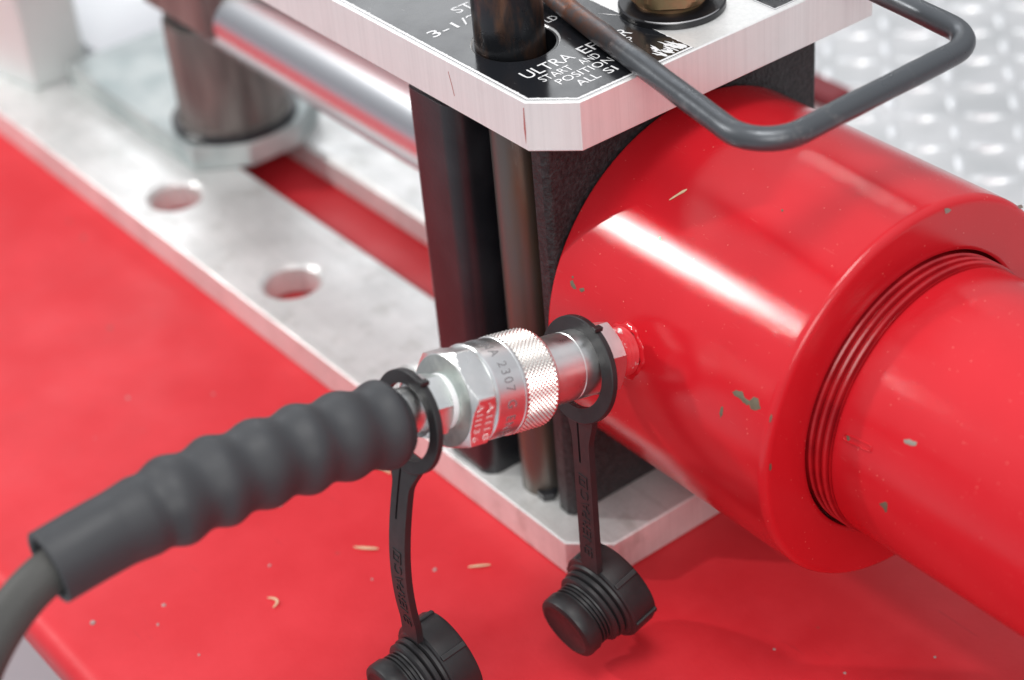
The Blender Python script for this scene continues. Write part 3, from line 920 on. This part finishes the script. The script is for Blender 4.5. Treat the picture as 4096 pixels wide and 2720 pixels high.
def dust_cap(label, cring, ring_n, ro, ri, attach, top_flare, bow, length, cap_c, cap_d, txt=True):
    """cring: centre of the strap's upper ring; ring_n: its axis; attach: strap's top point; bow(t) -> offset; length along -Z"""
    T = thing('dust_cap', label, 'dust cap', tuple(cap_c), 'dust caps hanging from the coupler')
    rg = obj('strap_ring', *lathe([(-1.25, ri), (-1.25, ro - 0.3), (-0.95, ro), (0.95, ro), (1.25, ro - 0.3), (1.25, ri)], cring, ring_n, 72, closed=True), 'plastic', T, sharp=40)
    d_, a_, b_ = frame(ring_n)
    tip = Vector(cring) + (a_ * math.cos(math.radians(-12)) + E2 * math.sin(math.radians(20))) * (ro - 0.3)
    obj('ring_tab', *[[tuple(tip + d_ * x + a_ * z + E2 * y) for (x, y, z) in box(-1.6, 1.9, -1.2, 1.2, -0.6, 1.0)[0]], box(0, 1, 0, 1, 0, 1)[1]], 'plastic', T, bevel=0.3)
    N = 40; rows = []

    def half(v):
        if v < 13: 
            q = v / 13; q = q * q * (3 - 2 * q); return top_flare * (1 - q) + 4.5 * q
        return 4.5 + 0.4 * math.exp(-((v - length) / 6) ** 2) * 0
    ys = [length * k / N for k in range(N + 1)]
    for v in ys:
        h = half(v); rows.append((v, [-h, -0.9 - 0.5, 0.1 - 0.5, h]))
    def mp(u, v, t):
        ox, oy = bow(v / length)
        return Vector(attach) + Vector((u + ox, oy + t, -v))
    obj('strap', *slab(rows, lambda r, c: not (c == 1 and 0.04 * N < r < 0.32 * N), 2.5, mp), 'plastic', T, sharp=50)
    if txt:
        tv, tf = text_mesh('ENERPAC', 6.2, 1.05)
        def tm(x, y, hh):
            v = length * 0.92 - x; p = mp(2.2 - y, v, 0)
            return p + Vector((0, -hh, 0))
        v_, f_ = thicken(tv, tf, tm, 0.28)
        obj('raised_lettering', v_, f_, 'plastic', T)
        # little square emblem above the name
        vq = length * 0.92 - max(p[0] for p in tv) - 2.0
        for (u0, u1, w0, w1) in ((-2.4, 2.2, 0, 0.6), (-2.4, 2.2, -4.2, -3.6), (-2.4, -1.8, -3.6, 0), (1.6, 2.2, -3.6, 0), (-1.2, 1.0, -2.2, -1.5)):
            pv = []
            for t in (-0.28, 0.05):
                for (u, w_) in ((u0, w0), (u1, w0), (u1, w1), (u0, w1)):
                    pv.append(mp(u, vq + w_, 0) + Vector((0, t, 0)))
            obj('raised_emblem', pv, [(0, 1, 2, 3), (4, 5, 6, 7), (0, 1, 5, 4), (1, 2, 6, 5), (2, 3, 7, 6), (3, 0, 4, 7)], 'plastic', T)
    # plug and grip cap
    cd_ = Vector(cap_d).normalized()
    prof = [(0.0, 9.5), (2.6, 9.5), (2.8, 13.6), (3.4, 14.2), (4.6, 14.2), (5.2, 13.6), (5.4, 12.6)]
    s = 6.0
    for k in range(3):
        prof += [(s, 12.4), (s + 0.25, 11.5), (s + 0.75, 11.5), (s + 1.0, 12.4)]; s += 1.5
    prof += [(s, 12.5), (s + 0.6, 12.9), (s + 4.6, 12.9), (s + 5.6, 12.5), (s + 6.2, 11.5), (s + 6.3, 10.5), (s + 5.9, 9.8), (s + 5.9, 0)]
    obj('plug', *lathe(prof, cap_c, cd_, 72), 'plastic', T, sharp=35)
    prof = [(0.2, 0), (0.2, 14.4), (-0.2, 15.6), (-1.2, 16.0), (-1.5, 17.2), (-2.2, 17.7), (-11.0, 17.7), (-12.6, 17.0), (-13.0, 15.8), (-13.0, 0)]
    cap = obj('cap', *lathe(prof, cap_c, cd_, 96), 'plastic', T, sharp=35)
    dd, aa, bb = frame(cd_)
    for k in range(6):
        ph = 2 * PI * (k + 0.35) / 6
        er = aa * math.cos(ph) + bb * math.sin(ph); et = -aa * math.sin(ph) + bb * math.cos(ph)
        bv = [Vector(cap_c) + dd * x + er * z + et * y for (x, y, z) in box(-12.2, -2.0, -1.1, 1.1, 16.8, 18.5)[0]]
        obj('rib', bv, box(0, 1, 0, 1, 0, 1)[1], 'plastic', cap, bevel=0.45)
    obj('strap_loop', *lathe([(0.4, 9.6), (0.4, 14.2), (0.7, 14.6), (2.2, 14.6), (2.5, 14.2), (2.5, 9.6)], cap_c, cd_, 64, closed=True), 'plastic', T, sharp=40)
    return T


R2 = O + D * 92.5 + E1 * -2.6
dust_cap('black threaded dust cap hanging against the corner of the lower plate', R2, D, 19.0, 13.4,
         (R2.x + 1, R2.y - 2.2, R2.z - 16.2), 7.5, lambda t: (7.0 * t, -5.5 * t), 64, (27.5, -17.5, 25.0), (0.05, -0.97, -0.20))
R1 = O + D * 163.5 + E1 * -4.2
dust_cap('black threaded dust cap in front, hanging at the hose grip end', R1, D, 17.4, 13.0,
         (R1.x - 2.0, R1.y - 2.0, R1.z - 13.0), 9.5, lambda t: (0.5 * t, -9.0 * math.sin(min(1, t * 1.1) * PI * 0.66)), 76, (19.5, -89, 31.0), (0.0, -0.97, -0.10))

# ================================================================== things in the soft background
ram = thing('ram_rod', 'polished chrome ram rod running back from the black block', 'ram', (-220, YC, 60))
obj('rod', *lathe([(0, 0), (0, 24.3), (272, 24.3), (272, 0)], (-92, YC, ZC), (-1, 0, 0), 96), 'chrome', ram)
hd = thing('roller_assembly', 'brown steel roller head at the far end of the chrome rod', 'roller', (-383, 80, 30))
obj('roller', *lathe([(0, 0), (0, 30), (4, 30), (5, 28.3), (58, 28.3), (60, 27.5), (60, 0)], (-383, 80, 30.2), (0, 0, 1), 72), 'brown', hd)
obj('groove', *lathe([(60, 0), (60, 24), (67, 24), (67, 0)], (-383, 80, 30.2), (0, 0, 1), 60), 'black', hd)
yk = [(-333, 58), (-333, 100), (-341, 108), (-405, 108), (-413, 100), (-413, 58), (-405, 51), (-341, 51)]
obj('yoke', *plate(yk, [], 97.2, 182), 'brown', hd, bevel=3)
obj('base_ring', *lathe([(0, 0), (0, 33), (2.5, 33), (3.4, 32), (3.4, 0)], (-383, 80, 30.0), (0, 0, 1), 72), 'black', hd)
sp_ = [(-350.5, 68), (-350.5, 98), (-368, 122), (-505, 122), (-505, 44), (-368, 44)]
v, f = plate(sp_, [], 16.7, 30)
tag(obj('slide_plate', v, f, 'zinc_plate', bevel=1.2), 'zinc plated slide plate with cut corners under the brown roller head', 'plate')
v, f = box(-720, -506, 66, 152, 16.7, 27)
tag(obj('white_sheet', v, f, 'white_paint', bevel=1), 'white sheet at the far end of the lower plate behind the slide plate', 'sheet')
v, f = plate([(-512, 26), (-512, 60), (-585, 62), (-585, 14)], [], 16.7, 130)
tag(obj('stop_block', v, f, 'greygreen', bevel=2), 'grey green stop block at the upper left end of the lower plate', 'block')
v, f = box(-660, -588, 8, 66, 16.7, 78)
tag(obj('end_bracket', v, f, 'darkgreen', bevel=3), 'dark green bracket in the far upper left corner', 'bracket')

# ================================================================== crumbs on the bench


def shaving(pts, w_, name, label, mat='straw', group='wood shavings on the red bench'):
    P = catmull([(x, y, 0.35 + 0.6 * math.sin(k)) for k, (x, y) in enumerate(pts)], 5)
    r = [max(0.15, w_ * math.sin(PI * (0.12 + 0.76 * k / (len(P) - 1)))) for k in range(len(P))]
    P = [Vector((p.x, p.y, max(p.z, r[k] + 0.05))) for k, p in enumerate(P)]
    v, f = sweep(P, r, 8, up=(0, 0, 1))
    tag(obj(name, v, f, mat), label, 'shaving', group)


shaving([(-83, -94.5), (-80, -93), (-77.6, -93.4), (-76.6, -96)], 0.55, 'wood_shaving', 'curled beige wood shaving on the bench below the grip')
shaving([(-84.5, -52.5), (-80, -49.5), (-76.5, -46.2)], 0.6, 'wood_shaving', 'straight beige wood shaving on the bench beside the long strap')
shaving([(-123, -17), (-118, -15), (-112.5, -14.5)], 1.1, 'wood_shaving', 'broad pale shaving on the bench under the front of the grip')
shaving([(-43.5, -26), (-41, -23.3), (-38, -19)], 0.5, 'wood_shaving', 'thin brown shaving on the bench between the two straps')
crumbs = [(-98.9, -83.5, 0.8), (-118.3, -153.0, 1.6), (-51.4, -36.5, 1.1), (-99.9, -134.4, 0.8), (-74.2, -131.1, 0.7), (-108, -127, 0.9), (-128, -60, 0.8), (-64, -58, 0.6), (112.3, 69.6, 0.8), (96, 40, 0.7), (70, 30, 0.6),
          (-240, -70, 1.0), (-215, -40, 0.8), (-180, -85, 0.9), (118, 52, 0.7), (-150, -120, 0.6)]
vs = []; fs = []
for _ in range(22): crumbs.append((random.uniform(-330, 150), random.uniform(-165, 60), random.uniform(0.2, 0.42)))
for (x, y, r) in crumbs:
    if x < -1 and y > -1: continue
    b0 = len(vs); ring_n = 7
    for k in range(ring_n):
        a = 2 * PI * k / ring_n; vs.append((x + r * math.cos(a) * random.uniform(0.6, 1.3), y + r * math.sin(a) * random.uniform(0.5, 1.2), 0.03))
    for k in range(ring_n):
        a = 2 * PI * k / ring_n; vs.append((x + 0.6 * r * math.cos(a), y + 0.6 * r * math.sin(a), r * random.uniform(0.3, 0.6)))
    for k in range(ring_n):
        j = (k + 1) % ring_n; fs.append((b0 + k, b0 + j, b0 + ring_n + j, b0 + ring_n + k))
    fs.append(tuple(b0 + ring_n + k for k in range(ring_n)))
tag(obj('crumbs', vs, fs, 'crumb'), 'tiny grey and brown crumbs scattered over the red bench', 'crumbs', kind='stuff')
